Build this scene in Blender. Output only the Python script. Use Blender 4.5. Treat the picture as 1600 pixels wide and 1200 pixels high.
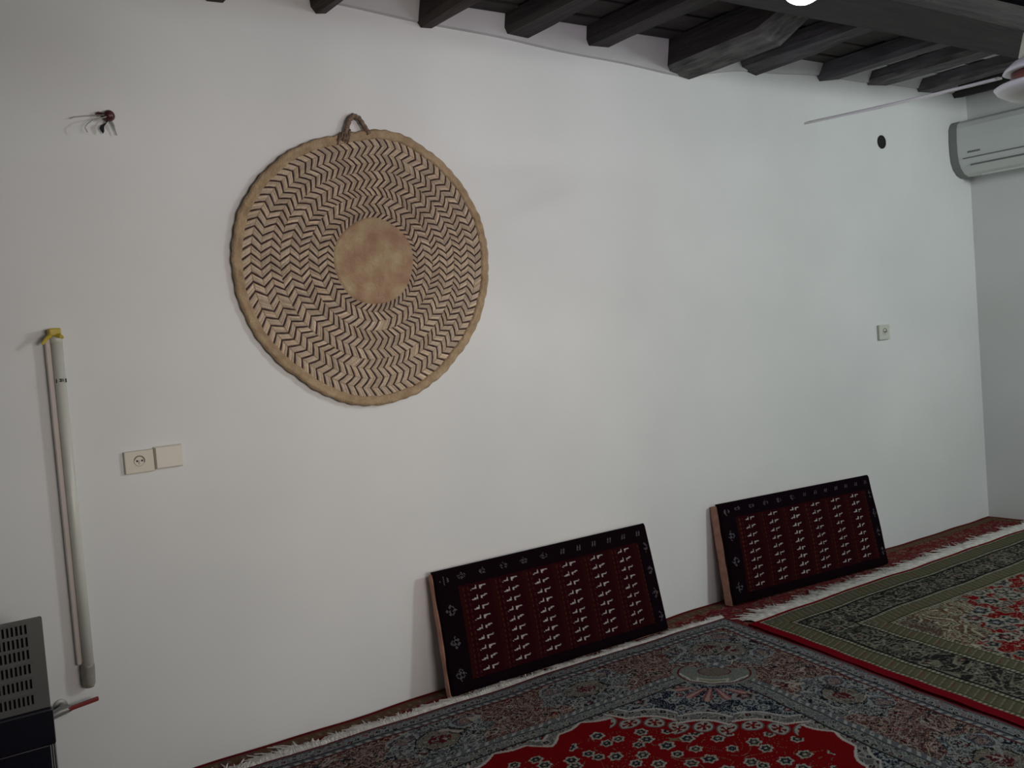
import bpy, bmesh, math, random
import numpy as np
from mathutils import Vector, Matrix
random.seed(7); rng = np.random.default_rng(11)
C = bpy.context.scene
for o in list(bpy.data.objects): bpy.data.objects.remove(o)
PI = math.pi

# ---------------------------------------------------------------- camera
YAW, PITCH, ROLL, FPX, CD, CH = 0.6066, -0.048, -0.0779, 1504.8, 3.2009, 1.3309
fw = Vector((math.sin(YAW)*math.cos(PITCH), math.cos(YAW)*math.cos(PITCH), math.sin(PITCH)))
r0 = Vector((math.cos(YAW), -math.sin(YAW), 0)); u0 = r0.cross(fw)
rt = math.cos(ROLL)*r0 + math.sin(ROLL)*u0; up = -math.sin(ROLL)*r0 + math.cos(ROLL)*u0
cam = bpy.data.cameras.new('camera'); cam.sensor_width = 36; cam.lens = 36*FPX/1600; cam.clip_start = .02
co = bpy.data.objects.new('camera', cam); C.collection.objects.link(co)
M = Matrix((rt, up, -fw)).transposed().to_4x4(); M.translation = (0, -CD, CH); co.matrix_world = M
C.camera = co

# ---------------------------------------------------------------- world, lights, exposure
XL, XR, YF, ZC = -1.5, 5.715, -4.7, 2.625
w = bpy.data.worlds.new('world'); C.world = w; w.use_nodes = True
w.node_tree.nodes['Background'].inputs[0].default_value = (.62, .78, 1, 1)
w.node_tree.nodes['Background'].inputs[1].default_value = .4
def light(name, kind, loc, power, col, **k):
    l = bpy.data.lights.new(name, kind); l.energy = power; l.color = col
    for a, b in k.items(): setattr(l, a, b)
    o = bpy.data.objects.new(name, l); C.collection.objects.link(o); o.location = loc
    return o
KEY = (4.55, -3.05, 2.27)
light('ceiling_bulb_light', 'POINT', KEY, 126, (.91, .99, .96), shadow_soft_size=.2)
fill_lamp = light('added_fill_light', 'AREA', (1.6, YF+.12, 1.4), 8.0, (1.0, .87, .79), shape='RECTANGLE', size=1.7, size_y=.8)  # added soft fill, source unseen, narrowed to brighten the middle of the wall
fill_lamp.rotation_euler = (PI/2, 0, 0)
fill_lamp.data.spread = math.radians(58)
C.view_settings.view_transform = 'Standard'; C.view_settings.look = 'None'
C.view_settings.gamma = 1; C.view_settings.use_curve_mapping = False
C.view_settings.exposure = 0.0

# ---------------------------------------------------------------- helpers
def link(name, me, m=None, parent=None):
    o = bpy.data.objects.new(name, me); C.collection.objects.link(o)
    if m:
        for x in (m if isinstance(m, (list, tuple)) else [m]): me.materials.append(x)
    if parent: o.parent = parent
    return o
def obj(name, bm, m=None, parent=None, smooth=False):
    bmesh.ops.recalc_face_normals(bm, faces=bm.faces)
    me = bpy.data.meshes.new(name); bm.to_mesh(me); bm.free()
    if smooth:
        me.polygons.foreach_set('use_smooth', [True]*len(me.polygons))
    return link(name, me, m, parent)
def tag(o, label=None, cat=None, group=None, kind=None):
    if label: o['label'] = label
    if cat: o['category'] = cat
    if group: o['group'] = group
    if kind: o['kind'] = kind
    return o
def thing(name, label, cat, loc=(0, 0, 0), group=None):
    o = bpy.data.objects.new(name, None); C.collection.objects.link(o); o.location = loc
    o.empty_display_size = .05
    return tag(o, label, cat, group)
def bx(bm, x0, x1, y0, y1, z0, z1, bev=0):
    g = bmesh.ops.create_cube(bm, size=1)
    for v in g['verts']:
        v.co = Vector(((x0+x1)/2+v.co.x*(x1-x0), (y0+y1)/2+v.co.y*(y1-y0), (z0+z1)/2+v.co.z*(z1-z0)))
    if bev:
        es = list({e for v in g['verts'] for e in v.link_edges})
        bmesh.ops.bevel(bm, geom=es, offset=bev, segments=2, affect='EDGES', profile=.5)
    return bm
def nb(): return bmesh.new()
def tube(bm, pts, rad, n=10, caps=True):
    pts = [Vector(p) for p in pts]; rings = []
    rads = rad if isinstance(rad, (list, tuple)) else [rad]*len(pts)
    prev = None
    for i, p in enumerate(pts):
        t = (pts[min(i+1, len(pts)-1)]-pts[max(i-1, 0)]).normalized()
        if prev is None:
            a = t.orthogonal().normalized()
        else:
            a = (prev - t*prev.dot(t)).normalized()
        prev = a; b = t.cross(a)
        rings.append([bm.verts.new(p+(a*math.cos(2*PI*k/n)+b*math.sin(2*PI*k/n))*rads[i]) for k in range(n)])
    for i in range(len(rings)-1):
        for k in range(n):
            bm.faces.new((rings[i][k], rings[i][(k+1) % n], rings[i+1][(k+1) % n], rings[i+1][k]))
    if caps:
        bm.faces.new(rings[0][::-1]); bm.faces.new(rings[-1])
    return bm
def lathe(bm, prof, c=(0, 0, 0), n=40, axis='z'):
    rings = []
    for r, h in prof:
        ring = []
        for k in range(n):
            a = 2*PI*k/n; x, y = r*math.cos(a), r*math.sin(a)
            v = (x, y, h) if axis == 'z' else (x, -h, y)
            ring.append(bm.verts.new(Vector(v)+Vector(c)))
        rings.append(ring)
    for i in range(len(rings)-1):
        for k in range(n):
            bm.faces.new((rings[i][k], rings[i][(k+1) % n], rings[i+1][(k+1) % n], rings[i+1][k]))
    bm.faces.new(rings[0][::-1]); bm.faces.new(rings[-1])
    return bm

# ---------------------------------------------------------------- materials
def mat(name, col, rough=.6, noise=0, scale=8, col2=None, bump=0, bscale=40, metal=0, stretch=None, emis=None, estr=0, coat=0, spec=.5, detail=4):
    m = bpy.data.materials.new(name); m.use_nodes = True
    nt = m.node_tree; b = nt.nodes['Principled BSDF']
    b.inputs['Base Color'].default_value = (*col, 1); b.inputs['Roughness'].default_value = rough
    b.inputs['Metallic'].default_value = metal; b.inputs['Coat Weight'].default_value = coat
    b.inputs['Specular IOR Level'].default_value = spec
    tc = nt.nodes.new('ShaderNodeTexCoord'); mp = nt.nodes.new('ShaderNodeMapping')
    nt.links.new(tc.outputs['Object'], mp.inputs['Vector'])
    if stretch: mp.inputs['Scale'].default_value = stretch
    nz = nt.nodes.new('ShaderNodeTexNoise'); nz.inputs['Scale'].default_value = scale; nz.inputs['Detail'].default_value = detail
    nt.links.new(mp.outputs[0], nz.inputs['Vector'])
    rp = nt.nodes.new('ShaderNodeValToRGB')
    rp.color_ramp.elements[0].position = .35; rp.color_ramp.elements[1].position = .68
    c2 = col2 or tuple(min(1, c*(1+noise)) for c in col); c1 = col if col2 else tuple(c*(1-noise) for c in col)
    rp.color_ramp.elements[0].color = (*c1, 1); rp.color_ramp.elements[1].color = (*c2, 1)
    nt.links.new(nz.outputs[0], rp.inputs[0]); nt.links.new(rp.outputs[0], b.inputs['Base Color'])
    if bump:
        n2 = nt.nodes.new('ShaderNodeTexNoise'); n2.inputs['Scale'].default_value = bscale; n2.inputs['Detail'].default_value = 5
        nt.links.new(mp.outputs[0], n2.inputs['Vector'])
        bp = nt.nodes.new('ShaderNodeBump'); bp.inputs['Strength'].default_value = bump; bp.inputs['Distance'].default_value = .01
        nt.links.new(n2.outputs[0], bp.inputs['Height']); nt.links.new(bp.outputs[0], b.inputs['Normal'])
    if emis:
        b.inputs['Emission Color'].default_value = (*emis, 1); b.inputs['Emission Strength'].default_value = estr
    return m
def mat_attr(name, rough=.95, bump=.3, bscale=700, nz_amt=.25, gain=1.0):
    m = bpy.data.materials.new(name); m.use_nodes = True
    nt = m.node_tree; b = nt.nodes['Principled BSDF']; b.inputs['Roughness'].default_value = rough
    b.inputs['Specular IOR Level'].default_value = .02
    at = nt.nodes.new('ShaderNodeAttribute'); at.attribute_name = 'Col'
    tc = nt.nodes.new('ShaderNodeTexCoord')
    nz = nt.nodes.new('ShaderNodeTexNoise'); nz.inputs['Scale'].default_value = 260; nz.inputs['Detail'].default_value = 2
    nt.links.new(tc.outputs['Object'], nz.inputs['Vector'])
    mr = nt.nodes.new('ShaderNodeMapRange'); mr.inputs[1].default_value = .3; mr.inputs[2].default_value = .7
    mr.inputs[3].default_value = gain*(1-nz_amt); mr.inputs[4].default_value = gain*(1+nz_amt)
    nt.links.new(nz.outputs[0], mr.inputs[0])
    mx = nt.nodes.new('ShaderNodeVectorMath'); mx.operation = 'SCALE'
    nt.links.new(at.outputs['Color'], mx.inputs[0]); nt.links.new(mr.outputs[0], mx.inputs['Scale'])
    nt.links.new(mx.outputs[0], b.inputs['Base Color'])
    n2 = nt.nodes.new('ShaderNodeTexNoise'); n2.inputs['Scale'].default_value = bscale
    nt.links.new(tc.outputs['Object'], n2.inputs['Vector'])
    bp = nt.nodes.new('ShaderNodeBump'); bp.inputs['Strength'].default_value = bump; bp.inputs['Distance'].default_value = .004
    nt.links.new(n2.outputs[0], bp.inputs['Height']); nt.links.new(bp.outputs[0], b.inputs['Normal'])
    return m

M_wall = mat('white_plaster', (.68, .69, .685), .85, scale=1.3, col2=(.75, .755, .75), bump=.12, bscale=5)
M_cove = mat('grey_wall_strip', (.50, .50, .51), .9, scale=3, col2=(.58, .58, .59), bump=.2, bscale=9)
M_floor = mat('floor_concrete', (.25, .23, .2), .9, noise=.2, scale=5)
M_wood = [mat('dark_beam_wood', (.014, .011, .012), .8, scale=4, col2=(.038, .029, .028), bump=.6, bscale=12, stretch=(6, .7, 6)),
          mat('brown_beam_wood', (.032, .023, .02), .85, scale=4, col2=(.065, .048, .041), bump=.6, bscale=12, stretch=(6, .7, 6)),
          mat('grey_beam_wood', (.05, .047, .046), .85, scale=7, col2=(.17, .165, .165), bump=.8, bscale=14, stretch=(4, 1, 4))]
M_lamplit = mat('lamplit_beam_wood', (.05, .044, .052), .85, scale=5, col2=(.11, .10, .115), bump=.7, bscale=13, stretch=(5, .9, 5))  # violet lamp glow on the joists is put into this wood colour
M_girder = mat('girder_wood', (.017, .014, .015), .85, scale=4, col2=(.036, .03, .03), bump=.6, bscale=12, stretch=(.7, 6, 6))
M_board = mat('ceiling_board', (.02, .016, .016), .85, scale=5, col2=(.04, .032, .03), bump=.4, stretch=(1, 5, 5))
M_palebd = mat('pale_ceiling_board', (.5, .51, .52), .85, scale=5, col2=(.62, .63, .64), bump=.4)
M_rug = mat_attr('rug_pile', gain=.84); M_cush = mat_attr('cushion_weave', bump=.15)
M_fringe = mat('fringe_cotton', (.50, .48, .45), .95, scale=40, col2=(.70, .68, .64))
M_pink = mat('cushion_side_cloth', (.40, .20, .15), .9, scale=30, col2=(.52, .28, .2), bump=.3, bscale=90)
M_straw = mat('straw_base', (.34, .25, .165), .8, scale=14, col2=(.46, .36, .25), bump=.5, bscale=160)
M_rimm = mat('straw_rim', (.31, .215, .125), .8, scale=22, col2=(.45, .33, .2), bump=.6, bscale=130)
M_centre = mat('straw_centre', (.36, .215, .135), .8, scale=16, col2=(.50, .39, .235), bump=.7, bscale=220)
M_loop = mat('straw_cord', (.15, .10, .07), .85, scale=60, col2=(.24, .17, .12), bump=.8, bscale=120)
M_darkst = mat('dark_palm_strip', (.028, .013, .014), .8, scale=40, col2=(.06, .032, .03))
M_strip = mat_attr('straw_strip', rough=.75, bump=.5, bscale=400, nz_amt=.15)
M_cream = mat('cream_plastic', (.55, .52, .42), .4, scale=3, col2=(.6, .57, .47))
M_plate2 = mat('pale_cream_plastic', (.62, .58, .5), .4, scale=3, col2=(.66, .62, .54))
M_hole = mat('dark_hole', (.01, .01, .012), .9)
M_acw = mat('white_casing', (.62, .65, .63), .45, scale=2, col2=(.66, .69, .67))
M_acg = mat('grey_end_cap', (.20, .21, .205), .6, scale=2, col2=(.23, .24, .235))
M_acd = mat('dark_seam', (.16, .17, .17), .6)
M_fan = mat('white_enamel', (.7, .73, .7), .3, scale=3, col2=(.76, .79, .76), coat=.3)
M_fancup = mat('cream_fan_cup', (.55, .56, .42), .4, scale=3, col2=(.6, .61, .46))
M_copper = mat('brown_motor_band', (.14, .045, .035), .35, scale=20, col2=(.2, .07, .055), metal=.4)
M_glow = mat('lamp_glass', (.9, .88, 1), .3, emis=(.80, .74, 1.0), estr=40)
M_glow2 = mat('bulb_glass', (.9, .95, 1), .3, emis=(.86, .98, 1.0), estr=6)
M_grey = mat('heater_grey_enamel', (.085, .082, .078), .5, scale=6, col2=(.098, .095, .09))
M_black = mat('heater_black_glass', (.006, .006, .012), .25, spec=.4)
M_steel = mat('dull_steel', (.25, .26, .25), .45, metal=.5, scale=9, col2=(.33, .34, .33))
M_red = mat('red_handle', (.15, .008, .008), .45, scale=9, col2=(.2, .012, .012))
M_tubeP = mat('pale_tube_plastic', (.56, .57, .51), .35, scale=6, col2=(.63, .64, .58))
M_rail = mat('rail_plastic', (.60, .54, .50), .5, scale=6, col2=(.66, .6, .56))
M_cap = mat('clouded_cap_plastic', (.22, .21, .18), .4, scale=20, col2=(.32, .31, .27))
M_yel = mat('yellow_tape', (.42, .30, .02), .5, scale=30, col2=(.55, .42, .05))
M_knob = mat('dark_red_knob', (.05, .012, .015), .4, scale=60, col2=(.13, .03, .03))
M_wire = mat('pale_wire', (.33, .32, .29), .5)
M_frame = mat('added_frame_paint', (.6, .6, .58), .5)

# ---------------------------------------------------------------- room shell
def struct(name, bm, m, parent=None):
    o = obj(name, bm, m, parent)
    if not parent: o['kind'] = 'structure'
    return o
struct('floor', bx(nb(), XL-.1, XR+.1, YF-.1, .1, -.06, 0), M_floor)
struct('wall_back', bx(nb(), XL-.1, XR+.1, 0, .12, 0, ZC+.08), M_wall)
struct('wall_right', bx(nb(), XR, XR+.12, YF, 0, 0, ZC+.08), M_wall)
struct('wall_left', bx(nb(), XL-.12, XL, YF, 0, 0, ZC+.08), M_wall)
wf = nb()
WX0, WX1, WZ0, WZ1 = .7, 2.5, .95, 1.85
for a in ((XL, WX0, 0, ZC+.08), (WX1, XR, 0, ZC+.08), (WX0, WX1, 0, WZ0), (WX0, WX1, WZ1, ZC+.08)):
    bx(wf, a[0], a[1], YF-.12, YF, a[2], a[3])
struct('wall_front', wf, M_wall)
fr = nb()
for a in ((WX0, WX0+.05, WZ0, WZ1), (WX1-.05, WX1, WZ0, WZ1), (WX0, WX1, WZ0, WZ0+.05), (WX0, WX1, WZ1-.05, WZ1), (1.575, 1.625, WZ0, WZ1)):
    bx(fr, a[0], a[1], YF-.09, YF-.03, a[2], a[3])
struct('added_window_1', fr, M_frame)  # unseen window, added as an opening for the fill light
# ceiling: boards laid over the joists
ceil = nb(); bx(ceil, XL, XR, YF, 0, ZC+.025, ZC+.08)
ceiling = struct('ceiling', ceil, M_board)
yy = 0.0; k = 0
while yy > YF+.01:
    wd = .14+.03*math.sin(k*2.3); y1 = max(YF+.002, yy-wd)
    for (xa, xb) in ((XL, 4.62), (4.62, XR)):
        pale = xa > 4 and yy > -1.4
        dz = .006*math.sin(k*1.7+xa)
        o = obj('plank', bx(nb(), xa+.002, xb-.002, y1+.003, yy-.003, ZC-.002+dz, ZC+.024, .003), M_palebd if pale else M_board, ceiling)
    yy = y1; k += 1
# grey strip standing off the wall under the joists, lower edge sloping
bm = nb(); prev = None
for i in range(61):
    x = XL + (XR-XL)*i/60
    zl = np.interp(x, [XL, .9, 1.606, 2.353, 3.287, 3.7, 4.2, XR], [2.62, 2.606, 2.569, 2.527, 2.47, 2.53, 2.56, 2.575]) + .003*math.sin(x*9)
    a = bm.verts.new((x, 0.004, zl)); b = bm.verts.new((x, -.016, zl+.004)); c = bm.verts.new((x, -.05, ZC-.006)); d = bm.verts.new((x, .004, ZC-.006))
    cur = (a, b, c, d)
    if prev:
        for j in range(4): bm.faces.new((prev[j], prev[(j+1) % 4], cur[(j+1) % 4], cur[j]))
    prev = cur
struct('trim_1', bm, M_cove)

# joists: (x left, x right at wall, z left, z right, material)
J = [(-1.25, -1.1, 2.54, 2.54, 0), (-.75, -.63, 2.54, 2.54, 1), (-.3, -.16, 2.53, 2.53, 0), (.12, .24, 2.54, 2.54, 0), (.58, .70, 2.545, 2.545, 1),
     (1.085, 1.17, 2.520, 2.527, 1), (1.479, 1.555, 2.532, 2.535, 1), (1.910, 1.995, 2.534, 2.534, 1), (2.304, 2.438, 2.545, 2.544, 0),
     (2.723, 2.871, 2.546, 2.546, 0), (3.191, 3.365, 2.484, 2.462, 2), (3.683, 3.837, 2.545, 2.525, 0), (4.30, 4.50, 2.540, 2.56, 0),
     (4.725, 4.93, 2.553, 2.565, 2), (5.19, 5.38, 2.553, 2.565, 2), (5.56, 5.70, 2.55, 2.56, 0)]
JL = ['squared dark joist beyond the left edge of the view', 'brown joist over the left side of the room', 'dark joist over the heater end of the room',
      'dark joist above the tied tube', 'brown joist above the black ribbon on the nail',
      'short brown joist end at top edge, leftmost in view', 'tapered brown joist end above the woven tray, second from left',
      'rounded brown joist right of the one above the woven tray', 'dark squared joist, second one right of the woven tray', 'thin dark joist left of the thick whitewashed one',
      'thickest ceiling joist with chalky whitewashed underside, hanging lowest', 'dark joist just right of the thick whitewashed one',
      'wide dark joist directly above the free end of the fan blade', 'grey joist between two pale gaps in the ceiling', 'grey joist above round black wall hole, beside fan blade',
      'darkest joist in the corner above the air conditioner']
for i, (xa, xb, za, zb, mi) in enumerate(J):
    bm = nb(); prev = None; n = 26
    ph = i*1.37
    for s in range(n+1):
        y = .0 + (YF)*s/n
        if s == 0: y = -.001
        wob = .006*math.sin(y*3.1+ph)+.004*math.sin(y*7.7+ph*2); wv = .005*math.sin(y*5+ph*3)
        lowest = 2.541 if y < -.5 else 0
        z0 = max(za+wv*.6, lowest); z1 = max(zb-wv*.5, lowest)
        if i == 10 and y > -.62: z0 = za+wv*.5; z1 = zb-wv*.4
        L, Rr = xa+wob, xb+wob+wv; e = .018
        pts = [(L-.006, ZC-.008), (L, z0+e*1.2), (L+e, z0), (Rr-e, z1), (Rr, z1+e), (Rr+.004, ZC-.008)]
        cur = [bm.verts.new((x, y, z)) for x, z in pts]
        if prev:
            for j in range(6): bm.faces.new((prev[j], prev[(j+1) % 6], cur[(j+1) % 6], cur[j]))
        else: bm.faces.new(cur)
        prev = cur
    bm.faces.new(prev)
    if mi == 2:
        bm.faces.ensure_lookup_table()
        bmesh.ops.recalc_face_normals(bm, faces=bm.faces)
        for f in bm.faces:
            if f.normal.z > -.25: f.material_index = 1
    tag(obj('ceiling_joist', bm, [M_wood[mi], M_wood[0] if i == 10 else M_lamplit] if mi == 2 else (M_lamplit if i in (11, 12) else M_wood[mi])), JL[i], 'beam', 'wooden joists under the ceiling')
# the girder across the joists
bm = nb(); prev = None
for s in range(41):
    x = XL+.002+(XR-XL-.004)*s/40
    a = .008*math.sin(x*2.2); b = .007*math.sin(x*3.7+1)
    pts = [(-.845+a, 2.539), (-.835+a, 2.47), (-.855+a, 2.452+b*.6), (-1.115+b, 2.450+b*.6), (-1.135+b, 2.468), (-1.13+b, 2.539)]
    cur = [bm.verts.new((x, y, z)) for y, z in pts]
    if prev:
        for j in range(6): bm.faces.new((prev[j], prev[(j+1) % 6], cur[(j+1) % 6], cur[j]))
    else: bm.faces.new(cur)
    prev = cur
bm.faces.new(prev)
tag(obj('ceiling_girder', bm, M_girder), 'long dark girder crossing beneath the ceiling joists', 'beam')

# ---------------------------------------------------------------- lamps
GL = (2.375, -1.405, 2.29)
t = thing('globe_lamp', 'glowing white globe lamp hanging from ceiling at top edge', 'lamp', (GL[0], GL[1], 2.541))
bm = nb(); bmesh.ops.create_icosphere(bm, subdivisions=4, radius=.065)
for v in bm.verts: v.co = v.co*1.0 + Vector((0, 0, GL[2]-2.541))
obj('globe', bm, M_glow, t, True)
obj('stem', tube(nb(), [(0, 0, 0), (0, 0, -.012), (0, 0, -.018), (0, 0, -.17), (0, 0, -.2), (0, 0, -.21)], [.035, .035, .007, .007, .024, .024], 16), M_plate2, t)
t = thing('bare_bulb', 'bare bulb hanging on a short flex near the right wall', 'lamp', (KEY[0], KEY[1], 2.54))
obj('flex', tube(nb(), [(0, 0, 0), (0, 0, -.2)], .004), M_plate2, t)
obj('lamp_holder', lathe(nb(), [(.012, -.2), (.02, -.21), (.02, -.26), (.016, -.265)], n=20), M_plate2, t)

bm = nb(); bmesh.ops.create_icosphere(bm, subdivisions=3, radius=.03)
for v in bm.verts: v.co = Vector((v.co.x, v.co.y, v.co.z*1.2-.295))
obj('bulb_glass', bm, M_glow2, t, True)

# ---------------------------------------------------------------- ceiling fan
HUB = Vector((3.235, -1.665, 2.02)); TIP = Vector((2.87, -.985, 2.0))
d0 = Vector((-.20, .98, 0)).normalized()
fan = thing('ceiling_fan', 'white ceiling fan with one thin blade reaching toward the wall', 'ceiling fan', (HUB.x, HUB.y, ZC-.0))
H0 = HUB.z-ZC
obj('ceiling_mount', lathe(nb(), [(.02, -.06), (.05, -.05), (.06, -.005), (.055, 0)], n=28), M_fan, fan, True)
obj('downrod', tube(nb(), [(0, 0, -.04), (0, 0, H0+.10)], .012), M_fan, fan)
obj('cup', lathe(nb(), [(.02, H0+.175), (.055, H0+.17), (.066, H0+.155), (.083, H0+.082), (.072, H0+.075), (.02, H0+.09)], n=36), M_fancup, fan, True)
obj('upper_shell', lathe(nb(), [(.03, H0+.082), (.10, H0+.066), (.125, H0+.045), (.132, H0+.034), (.12, H0+.032), (.03, H0+.034)], n=44), M_fan, fan, True)
obj('motor_band', lathe(nb(), [(.1, H0+.033), (.108, H0+.03), (.11, H0-.002), (.1, H0-.006)], n=40), M_copper, fan, True)
obj('lower_shell', lathe(nb(), [(.04, H0-.003), (.15, H0-.006), (.160, H0-.012), (.150, H0-.028), (.11, H0-.052), (.05, H0-.066), (.02, H0-.07)], n=44), M_fan, fan, True)
CAMV = Vector((0, -CD, CH))
d1 = (Vector((3.10, -.875, 0))-Vector((HUB.x, HUB.y, 0))).normalized()
for kb in range(3):
    R3 = Matrix.Rotation(kb*2*PI/3, 3, 'Z'); 
    Lb = .83
    mid = HUB + d1*.45 + Vector((0, 0, .03))
    tc_ = (CAMV-mid); wv = (tc_-d1*tc_.dot(d1)).normalized()
    nrm = d1.cross(wv).normalized()
    bm = nb(); rows = []
    for s in range(17):
        f = s/16; r = .15+(Lb-.15)*f
        hw = .035+.03*min(1, f*2.2); 
        if f > .93: hw *= (1-((f-.93)/.07)**2*.45)
        tw = math.radians(2.2*(1-f)); ws = wv*math.cos(tw)+nrm*math.sin(tw)
        cz = Vector((0, 0, .036-.004*math.sin(f*PI)))
        th = .0035
        ctr = d1*r+cz
        q = [ctr+ws*hw+nrm*th, ctr+nrm*(th+.003), ctr-ws*hw+nrm*th, ctr-ws*hw-nrm*th, ctr-nrm*(th-.003), ctr+ws*hw-nrm*th]
        rows.append([bm.verts.new(R3 @ v + Vector((0, 0, H0))) for v in q])
    for a, b in zip(rows, rows[1:]):
        for j in range(6): bm.faces.new((a[j], a[(j+1) % 6], b[(j+1) % 6], b[j]))
    bm.faces.new(rows[0]); bm.faces.new(rows[-1][::-1])
    bl = obj('blade', bm, M_fan, fan)

# ---------------------------------------------------------------- air conditioner on right wall
ac = thing('air_conditioner', 'white split air conditioner with grey end cap high on right wall', 'air conditioner', (XR, -.45, 2.08))
prof = [(0, .31), (-.10, .32), (-.17, .315), (-.195, .30), (-.21, .27), (-.215, .20), (-.213, .13), (-.205, .08), (-.185, .04), (-.15, .008), (-.11, -.006), (-.06, -.004), (0, .01)]
def extr(pf, y0, y1, sc=1.0):
    bm = nb(); a = [bm.verts.new((x*sc, y0, .155+(z-.155)*sc)) for x, z in pf]; b = [bm.verts.new((x*sc, y1, .155+(z-.155)*sc)) for x, z in pf]
    n = len(pf)
    for j in range(n): bm.faces.new((a[j], a[(j+1) % n], b[(j+1) % n], b[j]))
    bm.faces.new(a); bm.faces.new(b[::-1]); return bm
pf = [(min(x, -.0015), z) for x, z in prof]
obj('casing', extr(pf, -.40, .40), M_acw, ac)
obj('end_cap', extr(pf, .40, .446, 1.012), M_acg, ac)
obj('end_cap', extr(pf, -.446, -.40, 1.012), M_acg, ac)
bm = nb(); bx(bm, -.2145, -.19, -.39, .37, .088, .093); obj('seam', bm, M_acd, ac)
bm = nb()
tube(bm, [(-.196, -.37, .05), (-.196, .335, .05)], .0042, 6); obj('louver_gap', bm, M_acd, ac)
bm = nb(); tube(bm, [(-.118, -.36, -.006), (-.118, .31, -.006)], .007, 6); obj('drip_edge', bm, M_acw, ac)
bm = nb()
for j in range(6): bx(bm, -.2155, -.212, .33-j*.013, .338-j*.013, .118, .128)
obj('badge', bm, M_acd, ac)

# ---------------------------------------------------------------- woven palm tray on the wall
out = [[1.602, 2.118], [1.731, 2.132], [1.796, 2.122], [1.903, 2.069], [1.99, 2.003], [2.075, 1.894], [2.126, 1.782], [2.141, 1.648], [2.118, 1.504], [2.056, 1.373], [1.969, 1.276], [1.867, 1.194], [1.771, 1.148], [1.658, 1.125], [1.55, 1.124], [1.459, 1.15], [1.373, 1.196], [1.3, 1.253], [1.213, 1.337], [1.157, 1.426], [1.121, 1.525], [1.108, 1.631], [1.118, 1.736], [1.149, 1.833], [1.202, 1.913], [1.274, 1.986], [1.355, 2.043], [1.457, 2.085], [1.539, 2.104]]
cx, cz = 1.638, 1.649
oa = np.array([math.atan2(z-cz, x-cx) for x, z in out]); orr = np.array([math.hypot(x-cx, z-cz) for x, z in out])
ix = np.argsort(oa); oa = oa[ix]; orr = orr[ix]
def Rout(th): return float(np.interp((th+PI) % (2*PI)-PI, oa, orr, period=2*PI))
tray = thing('woven_tray', 'round woven palm-leaf tray with dark zigzag pattern hung on white wall', 'wall hanging', (cx, -.006, cz))
RC, NR = .150, 10
def rad(th, f):   # f 0..NR over the zigzag rings
    Ro = Rout(th)-.031; return RC + (Ro-RC)*f/NR
def surf(th, f):  # standoff of the woven body from the wall
    return -.010 - .0035*abs(math.sin(PI*f)) - .004*math.sin(3*th+.5)*max(0, f/NR)
bm = nb(); rings = []
NT = 240
fs = [j*.25 for j in range(NR*4+1)]
for f in [-1]+fs:
    ring = []
    for k in range(NT):
        th = 2*PI*k/NT
        r = rad(th, f) if f >= 0 else RC*.3
        y = surf(th, max(f, 0))
        ring.append(bm.verts.new((r*math.cos(th), y, r*math.sin(th))))
    rings.append(ring)
back = [bm.verts.new((rad(2*PI*k/NT, NR)*math.cos(2*PI*k/NT), -.001, rad(2*PI*k/NT, NR)*math.sin(2*PI*k/NT))) for k in range(NT)]
rings.append(back)
for a, b in zip(rings, rings[1:]):
    for k in range(NT): bm.faces.new((a[k], a[(k+1) % NT], b[(k+1) % NT], b[k]))
bm.faces.new(rings[0]); bm.faces.new(back[::-1])
obj('woven_body', bm, M_straw, tray, True)
# rim
bm = nb(); rings = []
for j, (o_, y) in enumerate([(-.038, -.004), (-.034, -.015), (-.027, -.0185), (-.018, -.014), (-.013, -.0175), (-.005, -.015), (0, -.008), (-.002, 0.0)]):
    ring = []
    for k in range(NT*2):
        th = PI*k/NT; r = Rout(th)+o_+.0015*math.sin(th*61+j)+.001*math.sin(th*23)
        ring.append(bm.verts.new((r*math.cos(th), y-.0012*math.sin(th*90+j*1.5)-.003*(1+math.sin(3*th+.5)), r*math.sin(th))))
    rings.append(ring)
for a, b in zip(rings, rings[1:]):
    for k in range(NT*2): bm.faces.new((a[k], a[(k+1) % (NT*2)], b[(k+1) % (NT*2)], b[k]))
obj('rim', bm, M_rimm, tray, True)
# centre boss of coiled straw
bm = nb(); rings = []
for j in range(27):
    rr = .158*j/26+.002; ring = []
    for k in range(120):
        th = 2*PI*k/120; r = rr*(1+.035*math.sin(th*2+1)*(j/26)+.015*math.sin(th*5))
        ring.append(bm.verts.new((r*math.cos(th), -.0165-.0018*abs(math.sin(j*PI/3+th*.5))-.003*(1-j/26) + (.007 if j == 26 else 0), r*1.03*math.sin(th))))
    rings.append(ring)
for a, b in zip(rings, rings[1:]):
    for k in range(120): bm.faces.new((a[k], a[(k+1) % 120], b[(k+1) % 120], b[k]))
bm.faces.new(rings[0])
obj('centre_coil', bm, M_centre, tray, True)
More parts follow.
